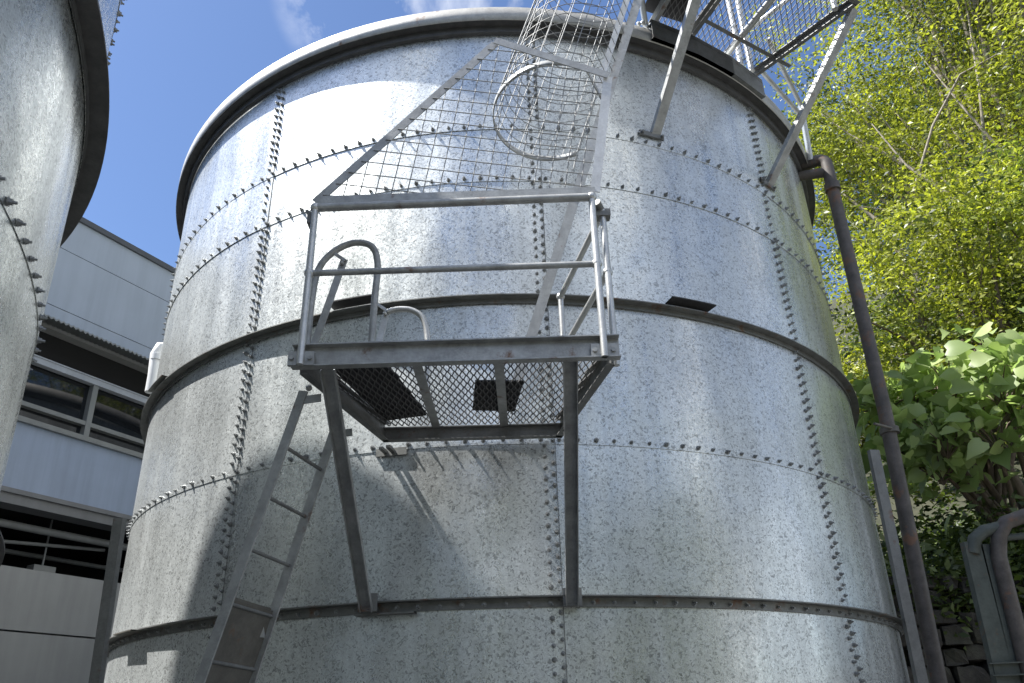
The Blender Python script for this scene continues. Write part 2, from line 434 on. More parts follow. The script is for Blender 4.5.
def make_tank(cx, cy, label, seam0, mat, splices, vis):
    c = (cx, cy, 0)
    t = thing('bolted_water_tank', label, 'tank', c)
    seams = [seam0+math.radians(35.25)*k for k in range(-2, 3)]   # visible side
    # a full turn has ten sheets; the ones whose edges can be seen get their own object
    for ci in range(len(LEV)-1):
        z0, z1 = LEV[ci], LEV[ci+1]
        for k in range(len(seams)-1):
            a0, a1 = seams[k]-.007, seams[k+1]+.007
            m = MB(); n = 34; vs = []; fs = []; nz_ = 6
            off = rng.uniform(-.0015, .0015)
            for i in range(n+1):
                u = i/n; a = a0+(a1-a0)*u
                for j in range(nz_+1):
                    w = j/nz_; z = z0-.035+(z1-z0+.07)*w if ci else z0+(z1-z0+.035)*w
                    r = RT+.005*u+.007*(1-w)+off+.0025*math.sin(math.pi*u)*math.sin(math.pi*w)*((k+ci) % 2*2-1)
                    vs.append((cx+r*math.sin(a), cy-r*math.cos(a), z))
            k_ = nz_+1
            fs = [(i*k_+j, (i+1)*k_+j, (i+1)*k_+j+1, i*k_+j+1) for i in range(n) for j in range(nz_)]
            m.add(vs, fs, True)
            # folded-in edge strips give every sheet its thickness
            e = []
            for i in range(n+1):
                v = vs[i*k_]; d = Vector((v[0]-cx, v[1]-cy, 0)).normalized()*.004
                e += [v, (v[0]-d.x, v[1]-d.y, v[2])]
            m.add(e, [(2*i, 2*i+1, 2*i+3, 2*i+2) for i in range(n)])
            e = []
            for j in range(k_):
                v = vs[n*k_+j]; d = Vector((v[0]-cx, v[1]-cy, 0)).normalized()*.004
                e += [v, (v[0]-d.x, v[1]-d.y, v[2])]
            m.add(e, [(2*j, 2*j+2, 2*j+3, 2*j+1) for j in range(k_-1)])
            m.build('wall_panel', mat, t)
    m = MB(); m.revolve([(RT-.004, 0), (RT-.004, 7.8)], seams[-1], seams[0]+2*math.pi, 120, cx, cy)
    m.build('rear_wall', mat, t)
    # stiffening rings: angle iron, horizontal flange and a leg turned down
    FL = .078 if abs(cx) < 1 else .105
    for key, leg in (('r1', .070), ('r3', .050)):
        FL = .105 if abs(cx) > 1 and key == 'r3' else .078
        z = Z[key]+.004; m = MB()
        r = RT+.013
        m.revolve([(r-.002, z-leg), (r+.008, z-leg), (r+.008, z-.009), (r+FL, z-.009), (r+FL, z), (r-.010, z)], 0, 2*math.pi, 220, cx, cy, False)
        o = m.build('stiffening_ring', M['ring'] if abs(cx) < 1 else M['rim_under'], t)  # left rings take the dark steel, painting in their shaded undersides
    # roof: low cone, thick curb with overhang
    m = MB(); m.revolve([(.05, 8.65), (RT+.11, 7.925)], 0, 2*math.pi, 180, cx, cy); m.build('roof', M['roof'], t)
    m = MB(); m.revolve([(RT+.125, 7.935), (RT+.135, 7.928), (RT+.135, 7.765), (RT+.129, 7.762)], 0, 2*math.pi, 220, cx, cy)
    m.revolve([(RT+.129, 7.762), (RT+.129, 7.916)], 0, 2*math.pi, 220, cx, cy)
    m.build('roof_rim', M['rim'], t)
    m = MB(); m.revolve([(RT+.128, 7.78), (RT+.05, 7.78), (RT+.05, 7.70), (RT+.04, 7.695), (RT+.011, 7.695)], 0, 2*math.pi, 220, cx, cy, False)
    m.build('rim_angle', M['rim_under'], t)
    # narrow dark strips along the upright laps
    m = MB()
    for s in (seams[1:-1] if abs(cx) < 1 else seams):
        a_ = s+.0105; m.revolve([(RT+.0, .1), (RT+.0155, .1), (RT+.0155, 7.7), (RT+.0, 7.7)], a_, a_+.0009, 1, cx, cy, False)
    m.build('lap_strip', M['rim_under'], t)
    # bolts
    bl = []
    def put(a, z, r): bl.append((a, z, r))
    pitch = .142/RT
    n = int(2.9/pitch)
    for key in ('s2', 's4', 's5'):
        for i in range(-n//2, n//2+1):
            put(vis+i*pitch+rng.normal(0, .0006), Z[key]+rng.normal(0, .0015), RT+.012)
    for i in range(-n//2, n//2+1): put(vis+i*pitch*1.06, Z['r1']-.038, RT+.020)
    for s in seams[1:-1] if abs(cx) < 1 else seams:
        for ci in range(0 if abs(cx) < 1 else 4, len(LEV)-1):
            z0, z1 = LEV[ci]+.07, LEV[ci+1]-.05
            k = int((z1-z0)/.083)
            for j in range(k+1):
                z = z0+(z1-z0)*j/max(k, 1)
                if ci == 5: put(s-.0065, z, RT+.010); continue
                put(s-.0072, z, RT+.011); put(s+.0072, z+.04, RT+.011)
    data = []
    for a, z, r in bl:
        P = Vector((cx+r*math.sin(a), cy-r*math.cos(a), z)); nrm = Vector((math.sin(a), -math.cos(a), 0))
        x, y, dz = project(P)
        seen = nrm.dot((CAM-P).normalized()) > .02 and 0 < x < 1024 and 0 < y < 683 and dz > 0
        data.append((0 if seen else 1, dz, P, nrm))
    data.sort(key=lambda q: (q[0], q[1]))
    rest = MB(); BV = [Vector(v) for v in BOLT.v]
    for i, (hid, dz, P, nrm) in enumerate(data):
        tilt = (nrm+Vector((random.gauss(0, .05), random.gauss(0, .05), random.gauss(0, .06)))).normalized(); bs_ = random.uniform(.82, 1.14)
        rot = tilt.to_track_quat('Z', 'Y').to_matrix() @ Matrix.Rotation(random.random()*1.05, 3, 'Z')
        if i < 100 and not hid:
            o = bpy.data.objects.new('bolt', BOLT_ME); col.objects.link(o); o.parent = t
            o.location = P-Vector(c); o.rotation_euler = rot.to_euler(); o.scale = (bs_, bs_, bs_)
        else:
            rest.add([P+rot@(v*bs_) for v in BV], BOLT.f)
    o = rest.build('bolt', M['bolt'], t); o['kind'] = 'stuff'; o['label'] = 'hundreds of smaller bolt heads along the sheet laps'
    # splice plates on the rings
    for a, z, w, dz, mt in splices:
        m = MB(); n = 8; aw = w/RT/2
        m.revolve([(RT+.018, z), (RT+.075+dz, z), (RT+.075+dz, z+.010), (RT+.018, z+.010), (RT+.018, z)], a-aw, a+aw, n, cx, cy, False)
        m.build('splice_plate', M[mt], t)
    return t

main = make_tank(0, 9.65, 'largest galvanised bolted water tank in the centre with the mesh-floored access platform in front',
                 math.radians(4.6), M['tank'],
                 [(R_(-16.1), Z['r3']+.055, .40, .07, 'dark_plate'), (R_(21.7), Z['r3']+.05, .42, .07, 'dark_plate'),
                  (R_(-51.2), Z['r3']+.03, .45, .05, 'ring'), (R_(-46.5), Z['r1']-.01, .40, .06, 'guard_plate'),
                  (R_(-11), Z['r1']-.085, .42, .02, 'ring')], R_(0))
left = make_tank(-6.08, 1.29, 'galvanised bolted tank cut off by the left edge of the picture, beside the larger one',
                 R_(128), M['tank_left'], [(R_(112), Z['r3']+.012, 1.2, .04, 'rim_under')], R_(110))

m = MB(); a_ = R_(-11.2)
m.revolve([(RT+.012, 3.475), (RT+.030, 3.475), (RT+.030, 3.535), (RT+.012, 3.535)], a_-.028, a_+.028, 8, 0, 9.65, False)
for q, L in ((-.010, .13), (.004, .15)):
    p0 = Vector((RT*math.sin(a_+q), 9.65-RT*math.cos(a_+q), 3.505)); nn_ = Vector((math.sin(a_+q), -math.cos(a_+q), 0))
    m.bar(p0+nn_*.02, p0+nn_*L, .022, .03, (0, 0, 1))
m.build('wall_bracket', M['ring'], main)

# ------------------------------------------------------------------ lower access platform
PF = 3.50          # underside of the frame
A = Vector((-1.19, 3.97, PF)); B = Vector((.675, 3.93, PF)); Cc = Vector((.43, 5.19, PF)); D = Vector((-.86, 5.20, PF))
plat = thing('access_platform', 'raised steel platform with expanded mesh floor and tube railings fixed to the large tank', 'platform', (-.25, 4.0, PF))
H = .142
up = Vector((0, 0, 1))
m = MB(); m.channel(A+Vector((-.01, 0, H/2)), B+Vector((.01, 0, H/2)), H, .055, up, .008, 1)
fb = m.build('front_beam', M['galv'], plat)
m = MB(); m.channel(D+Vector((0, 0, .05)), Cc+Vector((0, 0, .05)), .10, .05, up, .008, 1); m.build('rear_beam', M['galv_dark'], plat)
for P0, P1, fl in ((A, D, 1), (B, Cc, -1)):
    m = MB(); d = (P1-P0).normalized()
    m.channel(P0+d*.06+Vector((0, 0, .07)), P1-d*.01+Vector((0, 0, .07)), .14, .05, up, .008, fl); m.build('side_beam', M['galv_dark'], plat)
for x0, x1 in ((-.508, -.478), (-.016, .014)):
    m = MB(); m.section((x0, 3.985, PF+.09), (x1, 5.15, PF+.09), [(-.03,0),(.03,0),(.03,-.007),(.004,-.007),(.004,-.088),(-.004,-.088),(-.004,-.007),(-.03,-.007)][::-1], (1,0,0))
    m.build('joist', M['galv'], plat)
# expanded metal: diamond strands at floor level
def expanded(name, quad, cw, ch, sw, z, parent, mat, stuff=False):
    q = [Vector(p) for p in quad]
    x0 = min(p.x for p in q); x1 = max(p.x for p in q); y0 = min(p.y for p in q); y1 = max(p.y for p in q)
    def inside(x, y):
        for i in range(4):
            a, b = q[i], q[(i+1) % 4]
            if (b.x-a.x)*(y-a.y)-(b.y-a.y)*(x-a.x) < 0: return False
        return True
    m = MB()
    def strand(a, b):
        if inside(*a) and inside(*b):
            p0 = Vector((*a, z)); p1 = Vector((*b, z))
            m.bar(p0, p1, sw, sw*.8, (0, 0, 1))
    nxx = int((x1-x0)/cw)+2; nyy = 2*int((y1-y0)/ch)+4
    for j in range(nyy):
        for i in range(nxx):
            cx_ = x0+i*cw+(j % 2)*cw/2; cy_ = y0+j*ch/2
            e = cw*.13   # short bond at every knuckle
            strand((cx_-cw/2+e/2, cy_), (cx_-e/2, cy_+ch/2)); strand((cx_-e/2, cy_+ch/2), (cx_+e/2, cy_+ch/2))
            strand((cx_+e/2, cy_+ch/2), (cx_+cw/2-e/2, cy_))
    for j in range(nyy//2):
        pass
    return m.build(name, mat, parent)
expanded('mesh_floor', [A+Vector((.03,.03,0)), B+Vector((-.03,.03,0)), Cc+Vector((-.02,-.02,0)), D+Vector((.02,-.02,0))], .046, .118, .0072, PF+.105, plat, M['mesh'])
# two sheets lying on the mesh
def sheet(name, pts, z, t, parent, mat):
    m = MB(); n = len(pts)
    m.add([(x, y, z) for x, y in pts]+[(x, y, z+t) for x, y in pts],
          [tuple(range(n))[::-1], tuple(range(n, 2*n))]+[(i, (i+1) % n, (i+1) % n+n, i+n) for i in range(n)])
    return m.build(name, mat, parent)
sheet('hatch_plate', [(-1.06, 4.06), (-.70, 4.06), (-.52, 4.97), (-.83, 5.06)], PF+.112, .006, plat, M['dark_plate'])
sheet('floor_patch', [(-.166, 4.41), (.144, 4.43), (.09, 4.94), (-.205, 4.90)], PF+.112, .006, plat, M['dark_plate'])
# raking legs down to the lower stiffening ring
for top, foot in (((-1.0, 3.99, PF+.02), (-.945, 5.31, Z['r1']-.05)), ((.405, 3.97, PF+.10), (.447, 5.30, Z['r1']-.05))):
    m = MB(); tp = Vector(top); ft = Vector(foot)
    m.channel(tp, ft, .085, .045, (1, 0, 0), .007, 1)
    lg = m.build('support_leg', M['galv'], plat)
    m = MB(); m.box((ft.x-.06, ft.y-.01, ft.z-.02), (ft.x+.07, ft.y+.012, ft.z+.10)); m.tube([(ft.x-.03, ft.y-.03, ft.z+.055), (ft.x-.03, ft.y+.01, ft.z+.055)], .014, 6)
    m.build('foot_plate', M['galv_dark'], lg)
# railing: round tube, ball joints
def rail_post(p, ztop, zmid, plate=True, r=.021):
    m = MB(); m.tube([(p[0], p[1]-.02, PF+.0), (p[0], p[1]-.02, PF+.16), (p[0], p[1], ztop)], r)
    m.ball((p[0], p[1], ztop), .033); m.ball((p[0], p[1], zmid), .033)
    o = m.build('rail_post', M['galv_light'], plat)
    if plate:
        q = MB(); q.box((p[0]-.075, p[1]-.012, PF+.002), (p[0]+.075, p[1]+.012, PF+.088))
        for s in (-.052, .052): q.tube([(p[0]+s, p[1]-.026, PF+.045), (p[0]+s, p[1], PF+.045)], .014, 6)
        q.build('base_bracket', M['galv'], o)
    return o
YF = 3.93
rail_post((-1.140, YF-.01), 4.600, 4.120); rail_post((.592, YF-.03), 4.630, 4.134)
m = MB(); m.tube([(-1.140, YF-.01, 4.600), (.592, YF-.03, 4.630)], .026); m.build('top_rail', M['galv'], plat)
m = MB(); m.tube([(-1.140, YF-.01, 4.120), (.592, YF-.03, 4.134)], .020); m.build('mid_rail', M['galv'], plat)
# side railing to the tank
rail_post((.672, 4.02), 4.60, 4.15, False); rail_post((.468, 5.05), 4.60, 4.15, False)
for z in (4.60, 4.15):
    m = MB(); m.tube([(.672, 4.02, z), (.468, 5.05, z)], .021)
    m.build('top_rail' if z > 4.5 else 'mid_rail', M['galv_light'], plat)
m = MB(); m.box((.61, 3.99, 4.56), (.72, 4.06, 4.61)); m.tube([(.63, 3.95, 4.63), (.672, 4.03, 4.61)], .026, 8); m.build('rail_clamp', M['galv_dark'], plat)
m = MB(); m.box((-1.19, 3.93, 4.50), (-1.145, 4.0, 4.58)); m.bar((-1.20, 3.95, 4.60), (-1.14, 3.95, 4.50), .03, .02); m.build('rail_clamp', M['galv_dark'], plat)

# weld-mesh guard panel standing on the top rail
gp = thing('mesh_guard_panel', 'tall flat weld-mesh guard panel with sloping flat-bar frame above the platform rail', 'guard', (-.2, YF, 4.72))
GA = Vector((-1.160, YF+.03, 4.69)); GB = Vector((.008, YF+.03, 6.045)); GC = Vector((.785, YF+.03, 5.70)); GD = Vector((.628, YF+.03, 4.725))
poly = [GA, GD, GC, GB]
for i, (a, b, w) in enumerate(((GA, GD, .06), (GD, GC, .062), (GC, GB, .055), (GB, GA, .058))):
    m = MB(); yo = Vector((0, (0, .009, -.009, .0185)[i], 0)); m.bar(a+yo, b+yo, w, .008, (0, 0, 1) if i != 1 else (1, 0, 0)); m.build('frame_bar', M['galv_light'] if i == 1 else M['galv'], gp)
m = MB(); th = R_(-9.3); ex = Vector((math.cos(th), 0, math.sin(th))); ez = Vector((-math.sin(th), 0, math.cos(th)))
def clip_line(o, d):
    ts = []
    for i in range(4):
        a, b = poly[i], poly[(i+1) % 4]; e = b-a
        den = d.x*e.z-d.z*e.x
        if abs(den) < 1e-9: continue
        w = a-o; t_ = (w.x*e.z-w.z*e.x)/den; u_ = (w.x*d.z-w.z*d.x)/den
        if 0 <= u_ <= 1: ts.append(t_)
    return (min(ts), max(ts)) if len(ts) >= 2 else None
G0 = Vector((-.2, YF+.045, 5.2))
for i in range(-14, 15):
    for dd, oo in ((ez, ex), (ex, ez)):
        o_ = G0+oo*(.1*i); c = clip_line(o_, dd)
        if c:
            off = Vector((0, .003 if dd is ez else -.003, 0))
            m.tube([o_+dd*c[0]+off, o_+dd*c[1]+off], .0036, 5, caps=False)
m.build('weld_mesh', M['wire'], gp)

# ------------------------------------------------------------------ lower ladder
lad = thing('access_ladder', 'leaning lower steel ladder with a cover plate, rising to the left end of the platform', 'ladder', (-2.1, 4.6, 0))
n0 = Vector((-1.19, 4.20, 3.47)); n1 = Vector((-2.13, 4.43, 0.0)); f0 = Vector((-1.075, 4.60, 3.40)); f1 = Vector((-1.995, 4.86, 0.0))
rd = (f0-n0).normalized()
def on(p, q, z): t_ = (p.z-z)/(p.z-q.z); return p.lerp(q, t_)
for p, q in ((n0, n1), (f0, f1)):
    m = MB(); ld = (q-p).normalized(); wd = rd.cross(ld)
    m.bar(p, q, .012, .062, rd); m.ball(p+Vector((.03, 0, .02)), .02)
    s_ = m.build('stile', M['galv'], lad)
    b = MB(); b.bar(p+Vector((0, 0, -.06)), p+Vector((.11, -.01, -.05)), .05, .008, (0, 0, 1)); b.build('hook', M['galv'], s_)
RZ = [3.13, 2.83, 2.53]
zz = 3.13
while zz > .2:
    m = MB(); m.tube([on(n0, n1, zz), on(f0, f1, zz-.02)], .0115, 8); m.build('rung', M['galv_dark'], lad); zz -= .296
m = MB()
ztop = 2.27
q0, q1 = on(n0, n1, ztop), on(f0, f1, ztop-.02); q2, q3 = on(n0, n1, .25), on(f0, f1, .23)
out = Vector((-.035, .01, -.01))
m.add([q0+rd*.012, q1-rd*.012, q3-rd*.012, q2+rd*.012, q0+rd*.012+out*.12, q1-rd*.012+out*.12, q3-rd*.012+out*.12, q2+rd*.012+out*.12],
      [(0,1,2,3), (7,6,5,4), (0,4,5,1), (1,5,6,2), (2,6,7,3), (3,7,4,0)])
m.bar(q0+out*.6+Vector((0,0,-.0)), q1+out*.6, .05, .006, (0, 0, 1))
cpz = on(n0, n1, 2.07), on(f0, f1, 2.05)
m.bar(cpz[0]+out*.5, cpz[1]+out*.5, .022, .018, (0, 0, 1)); m.build('cover_plate', M['guard_plate'], lad)
m = MB(); q_ = on(f0, f1, 2.12); m.box((q_.x-.035, q_.y-.05, 2.10), (q_.x-.005, q_.y-.01, 2.16)); m.build('lock_box', M['galv_light'], lad)
# grab rails: inverted U tubes at the head of the ladder, on flat-bar extensions
def grab(yy, pts, sa, sb, r, mat):
    P = [Vector((x, yy, z)) for x, z in pts]
    # smooth the polyline
    Q = []
    for i in range(len(P)-1):
        p0 = P[max(i-1, 0)]; p1 = P[i]; p2 = P[i+1]; p3 = P[min(i+2, len(P)-1)]
        for k in range(6):
            t_ = k/6; Q.append(.5*((2*p1)+(p2-p0)*t_+(2*p0-5*p1+4*p2-p3)*t_*t_+(3*p1-p0-3*p2+p3)*t_**3))
    Q.append(P[-1])
    m = MB(); m.tube(Q, r); o = m.build('grab_rail', mat, lad)
    m = MB(); m.bar((sa[0], yy+.01, sa[1]), (sb[0], yy+.01, sb[1]), .045, .010, (1, 0, 0))
    m.bar((sb[0]-.08, yy-.005, sb[1]+.05), (sb[0]+.01, yy-.005, sb[1]-.02), .02, .012, (0, 0, 1)); m.ball((sb[0]-.01, yy-.012, sb[1]-.04), .014)
    m.build('rail_flat', mat, o)
grab(4.2, [(-1.20, PF+.12), (-1.195, 3.85), (-1.19, 4.12), (-1.165, 4.33), (-1.08, 4.46), (-.95, 4.53), (-.83, 4.50), (-.785, 4.36), (-.792, 4.1), (-.80, PF+.12)], (-1.20, 3.60), (-1.005, 4.41), .022, M['galv'])
grab(4.75, [(-.80, 4.325), (-.72, 4.345), (-.62, 4.33), (-.54, 4.25), (-.508, 4.05), (-.51, PF+.12)], (-.925, 3.68), (-.805, 4.345), .021, M['galv_light'])

# ------------------------------------------------------------------ upper caged ladder
cl = thing('caged_ladder', 'upper leaning ladder inside a round wire safety cage reaching over the tank rim', 'ladder', (.07, 4.6, PF+.1))
u0 = Vector((.09, 4.55, PF+.12)); slope = .318
def st(z, y0=4.55): return Vector((.09+(z-3.62)*slope, y0, z))
ru = Vector((-.025, .42, 0))
for k in (0, 1):
    m = MB(); o_ = ru*k
    m.bar(st(3.62)+o_, st(9.3)+o_, .012 if k else .07, .07 if k else .012, (1, 0, 0)); m.build('stile', M['galv'] if k == 0 else M['galv_light'], cl)
zz = 3.9
while zz < 9.2:
    m = MB(); m.tube([st(zz), st(zz)+ru], .0115, 8); m.build('rung', M['galv'], cl); zz += .3
def hoop_pts(z, n=22):
    """U loop from the near stile round to the far stile"""
    s = st(z); P = []
    near = s+Vector((-.02, -.05, 0)); far = s+ru+Vector((-.16, .32, 0))
    cc = Vector((s.x-.40, s.y+.09, z)); r = .475
    P.append(near)
    for i in range(n+1):
        a = R_(-62)-i/n*R_(236)
        P.append(Vector((cc.x+r*math.cos(a)*1.0, cc.y+r*math.sin(a)*1.08, z)))
    P.append(far)
    return P
for z in (6.02, 8.02):
    P = hoop_pts(z, 40); m = MB(); vs = []
    for i, p in enumerate(P):
        vs += [p+Vector((0, 0, -.025)), p+Vector((0, 0, .025))]
    in_ = []
    cc = Vector((st(z).x-.40, st(z).y+.09, 0))
    for i, p in enumerate(P):
        d = Vector((p.x-cc.x, p.y-cc.y, 0)).normalized()*.008
        in_ += [p-d+Vector((0, 0, -.025)), p-d+Vector((0, 0, .025))]
    k = len(P); al = vs+in_; o2 = 2*k
    fs = []
    for i in range(k-1):
        a = 2*i
        fs += [(a, a+2, a+3, a+1), (o2+a, o2+a+1, o2+a+3, o2+a+2), (a, o2+a, o2+a+2, a+2), (a+1, a+3, o2+a+3, o2+a+1)]
    m.add(al, fs, True); m.build('cage_hoop', M['galv'], cl)
m = MB(); q_ = Vector((.83-.06, 4.42, 6.0)); m.bar(q_, q_+Vector((slope*3.3, 0, 3.3)), .05, .008, (1, 0, 0)); m.build('cage_strap', M['galv_light'], cl)
m = MB()
base = hoop_pts(6.02, 30)
for i in range(1, len(base), 2):
    p = base[i]; m.tube([p, p+Vector((slope*3.2, 0, 3.2))], .0035, 5, caps=False)
z = 6.12
while z < 9.2:
    P = hoop_pts(z, 24); m.tube(P, .0032, 5, caps=False); z += .1
m.build('cage_mesh', M['wire'], cl)

# ------------------------------------------------------------------ roof walkway platform (upper right)
ZP = 8.10
def pol(th, r, z): a = R_(th); return Vector((r*math.sin(a), 9.65-r*math.cos(a), z))
rp = thing('roof_platform', 'cantilevered mesh-floored walkway platform on raking struts at the tank rim', 'platform', pol(30, 4.4, ZP))
b0i = Vector((1.60, 5.69, ZP)); d20 = Vector((.30, -.954, 0)).normalized(); d40 = Vector((.70, -.85, 0)).normalized()
b2i = Vector((2.83, 6.30, ZP)); b0o = b0i+d20*1.25; b2o = b2i+d40*1.20
def radial(p, q, name, w=.09, h=.10, mat='galv_dark'):
    m = MB(); m.channel(p, q, h, .045, (0, 0, 1), .008, 1); return m.build(name, M[mat], rp)
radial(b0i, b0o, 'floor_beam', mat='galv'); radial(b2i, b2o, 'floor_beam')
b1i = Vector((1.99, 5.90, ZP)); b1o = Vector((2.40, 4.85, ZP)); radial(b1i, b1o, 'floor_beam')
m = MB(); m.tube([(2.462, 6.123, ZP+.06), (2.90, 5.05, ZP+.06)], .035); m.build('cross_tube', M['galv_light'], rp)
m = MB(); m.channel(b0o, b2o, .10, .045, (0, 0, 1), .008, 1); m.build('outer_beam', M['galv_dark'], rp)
m = MB()
pk = [pol(a, 4.47, 7.87) for a in (20.5, 27.5, 34, 40.8)]
for a, b in zip(pk[:-1], pk[1:]):
    m.channel(a, b, .19, .05, (0, 0, 1), .008, -1); m.channel(a+Vector((0, 0, .125)), b+Vector((0, 0, .125)), .05, .03, (0, 0, 1), .008, -1); m.build('inner_beam', M['galv_dark'], rp)
m = MB(); a_ = b1i.lerp(b1o, .30); m.angle(a_+Vector((0,0,.02)), a_+Vector((1.1, .62, .02)), .04, .04, (0, 0, 1)); m.build('floor_angle', M['galv_dark'], rp)
expanded('mesh_floor', [b0i+Vector((0,.02,0)), b0o, b2o, b2i+Vector((0,-.03,0))], .060, .125, .0085, ZP+.07, rp, M['mesh'])
sheet('floor_plate', [(1.50, 5.50), (1.95, 5.66), (2.25, 4.85), (1.70, 4.75)], ZP+.085, .006, rp, M['dark_plate'])
for foot, top in ((pol(19.8, RT+.03, 6.665), b0o+Vector((0, 0, -.03))), (pol(40.6, RT+.03, 6.70), b2o+d40*(-.03)+Vector((0, 0, -.03)))):
    m = MB(); side = Vector((0, 0, 1)).cross(top-foot).normalized()
    m.angle(foot, top, .095, .05, side, .008, 1); s_ = m.build('raking_strut', M['galv'], rp)
    m = MB(); th_ = math.atan2(foot.x, 9.65-foot.y)
    m.revolve([(RT+.012, foot.z-.03), (RT+.035, foot.z-.03), (RT+.035, foot.z+.02), (RT+.012, foot.z+.02)], th_-.030, th_+.030, 6, 0, 9.65, False)
    for q in (-.024, .024):
        bp_ = pol(math.degrees(th_+q), RT+.03, foot.z-.01); m.tube([bp_, pol(math.degrees(th_+q), RT+.062, foot.z-.01)], .014, 6)
    m.build('foot_plate', M['galv_dark'], s_)
# guard rail on the roof side of the platform
for x, y, lean in ((2.80, 6.205, 0), (2.66, 6.127, 0)):
    m = MB(); m.tube([(x, y, ZP-.02), (x, y, ZP+1.05)], .032); m.ball((x, y, ZP+.55), .045); m.build('rail_post', M['galv_light'], rp)
for z in (.55, 1.05):
    m = MB(); m.tube([(2.80, 6.205, ZP+z), (3.42, 5.45, ZP+z)], .024); m.build('guard_rail', M['galv_light'], rp)
m = MB(); m.tube([(3.42, 5.45, ZP), (3.42, 5.45, ZP+1.05)], .03); m.build('rail_post', M['galv_light'], rp)
for k, (x, y, z) in enumerate(((1.55, 5.72, 8.0),)):
    m = MB(); m.tube([(1.55, 5.62, 7.98), (1.48, 5.40, 8.12), (1.50, 5.3, 9.0)], .03); m.build('rail_post', M['galv_light'], rp)
m = MB()
for k in range(5): m.ball(pol(19.2+k*.6, RT+.11, 7.99+.03*(k % 2)), .025, 6)
m.build('clamp_bolt', M['galv_light'], rp)

# roof hand rail beyond the walkway
hr = thing('roof_handrail', 'thin tube handrail running behind the walkway over the far rim of the tank', 'handrail', (3.78, 7.3, 7.5))
m = MB(); m.tube([(3.80, 7.32, 7.80), (3.72, 7.10, 8.46)], .035); m.build('post', M['galv_light'], hr)
for a, b in (((3.72, 7.10, 8.46), (3.05, 6.2, 8.55)), ((3.74, 7.15, 8.30), (2.95, 6.35, 8.28))):
    m = MB(); m.tube([a, b], .026); m.build('rail', M['galv'], hr)

# ------------------------------------------------------------------ pipes and posts on the right
dp = thing('overflow_pipe', 'long brown overflow pipe dropping from the tank rim along the right side', 'pipe', (3.95, 7.28, 0))
m = MB(); cx_, cy_ = 3.965, 7.27; r = .070
path = [(3.70, 7.45, 7.80), (3.80, 7.38, 7.80)]+[(3.86+.10*math.sin(R_(a)), 7.34-.06*math.sin(R_(a)), 7.70+.10*math.cos(R_(a))) for a in range(10, 91, 16)]+[(cx_, 7.28, 7.5), (3.955, 7.27, 4.5), (3.86, 7.26, 1.85), (3.80, 7.26, 0)]
m.tube(path, r, 20); m.build('pipe', M['pipe_brown'], dp)
m = MB(); m.tube([(3.64, 7.42, 7.64), (3.93, 7.30, 7.60)], .06, 14); m.build('branch_pipe', M['pipe_brown'], dp)
m = MB(); m.tube([(3.955, 7.272, 4.30), (3.955, 7.272, 4.24)], .094, 18)
m.tube([(3.955, 7.2, 4.27), (3.70, 7.05, 4.27)], .014, 8); m.build('pipe_clamp', M['guard_plate'], dp)
m = MB(); m.tube([(3.962, 7.272, 7.40), (3.962, 7.272, 7.30)], .088, 18); m.build('pipe_collar', M['pipe_brown'], dp)
post = MB(); post.channel((3.62, 7.0, 3.98), (3.56, 7.0, 0), .10, .05, (1, .15, 0), .007, -1)
tag(post.build('steel_channel_post', M['galv_dark']), 'galvanised channel post standing beside the brown overflow pipe', 'post')
post = MB(); post.channel((-2.749, 5.33, 3.02), (-2.65, 5.33, 0), .075, .045, (1, -.2, 0), .007, -1)
o = tag(post.build('steel_channel_post', M['galv_dark']), 'galvanised channel post in the lower left gap between the tank and the building', 'post')
pfm = thing('pipe_frame', 'weathered green-grey pipe frame with rounded corner at the lower right edge', 'pipe frame', (4.05, 6.4, 0))
def sc(*P): return [(x*1.165, y*1.165, 1.57+(z-1.57)*1.165 if z > 0 else 0) for x, y, z in P]
m = MB(); m.channel(*[Vector(q) for q in sc((3.345, 5.5, 0), (3.41, 5.5, 2.74))], .15, .07, (1, 0, 0), .01, 1); m.build('upright', M['pipe_green'], pfm)
m = MB(); m.tube(sc((3.40, 5.52, 2.66), (3.43, 5.5, 2.76), (3.50, 5.48, 2.81), (3.62, 5.46, 2.83)), .055, 14); m.build('corner_bend', M['pipe_green'], pfm)
m = MB(); m.tube(sc((3.50, 5.48, 0), (3.555, 5.48, 2.62), (3.585, 5.46, 2.77), (3.65, 5.44, 2.86), (3.78, 5.42, 2.90), (5.2, 5.1, 2.98)), .062, 14); m.build('bent_pipe', M['pipe_brown'], pfm)
m = MB(); m.channel(*[Vector(q) for q in sc((3.47, 5.5, 0), (3.50, 5.5, 2.72))], .09, .05, (1, 0, 0), .01, 1); m.build('upright', M['pipe_green'], pfm)
m = MB(); m.tube(sc((3.60, 5.5, 2.76), (5.2, 5.2, 2.80)), .03, 10); m.build('upper_tube', M['pipe_green'], pfm)
m = MB(); m.channel(*[Vector(q) for q in sc((3.30, 5.52, 1.86), (5.2, 5.2, 1.87))], .10, .05, (0, 0, 1), .01, 1); m.build('lower_beam', M['pipe_green'], pfm)
m = MB(); m.tube(sc((5.1, 5.15, 0), (5.1, 5.15, 2.98)), .06, 12); m.build('upright', M['pipe_green'], pfm)

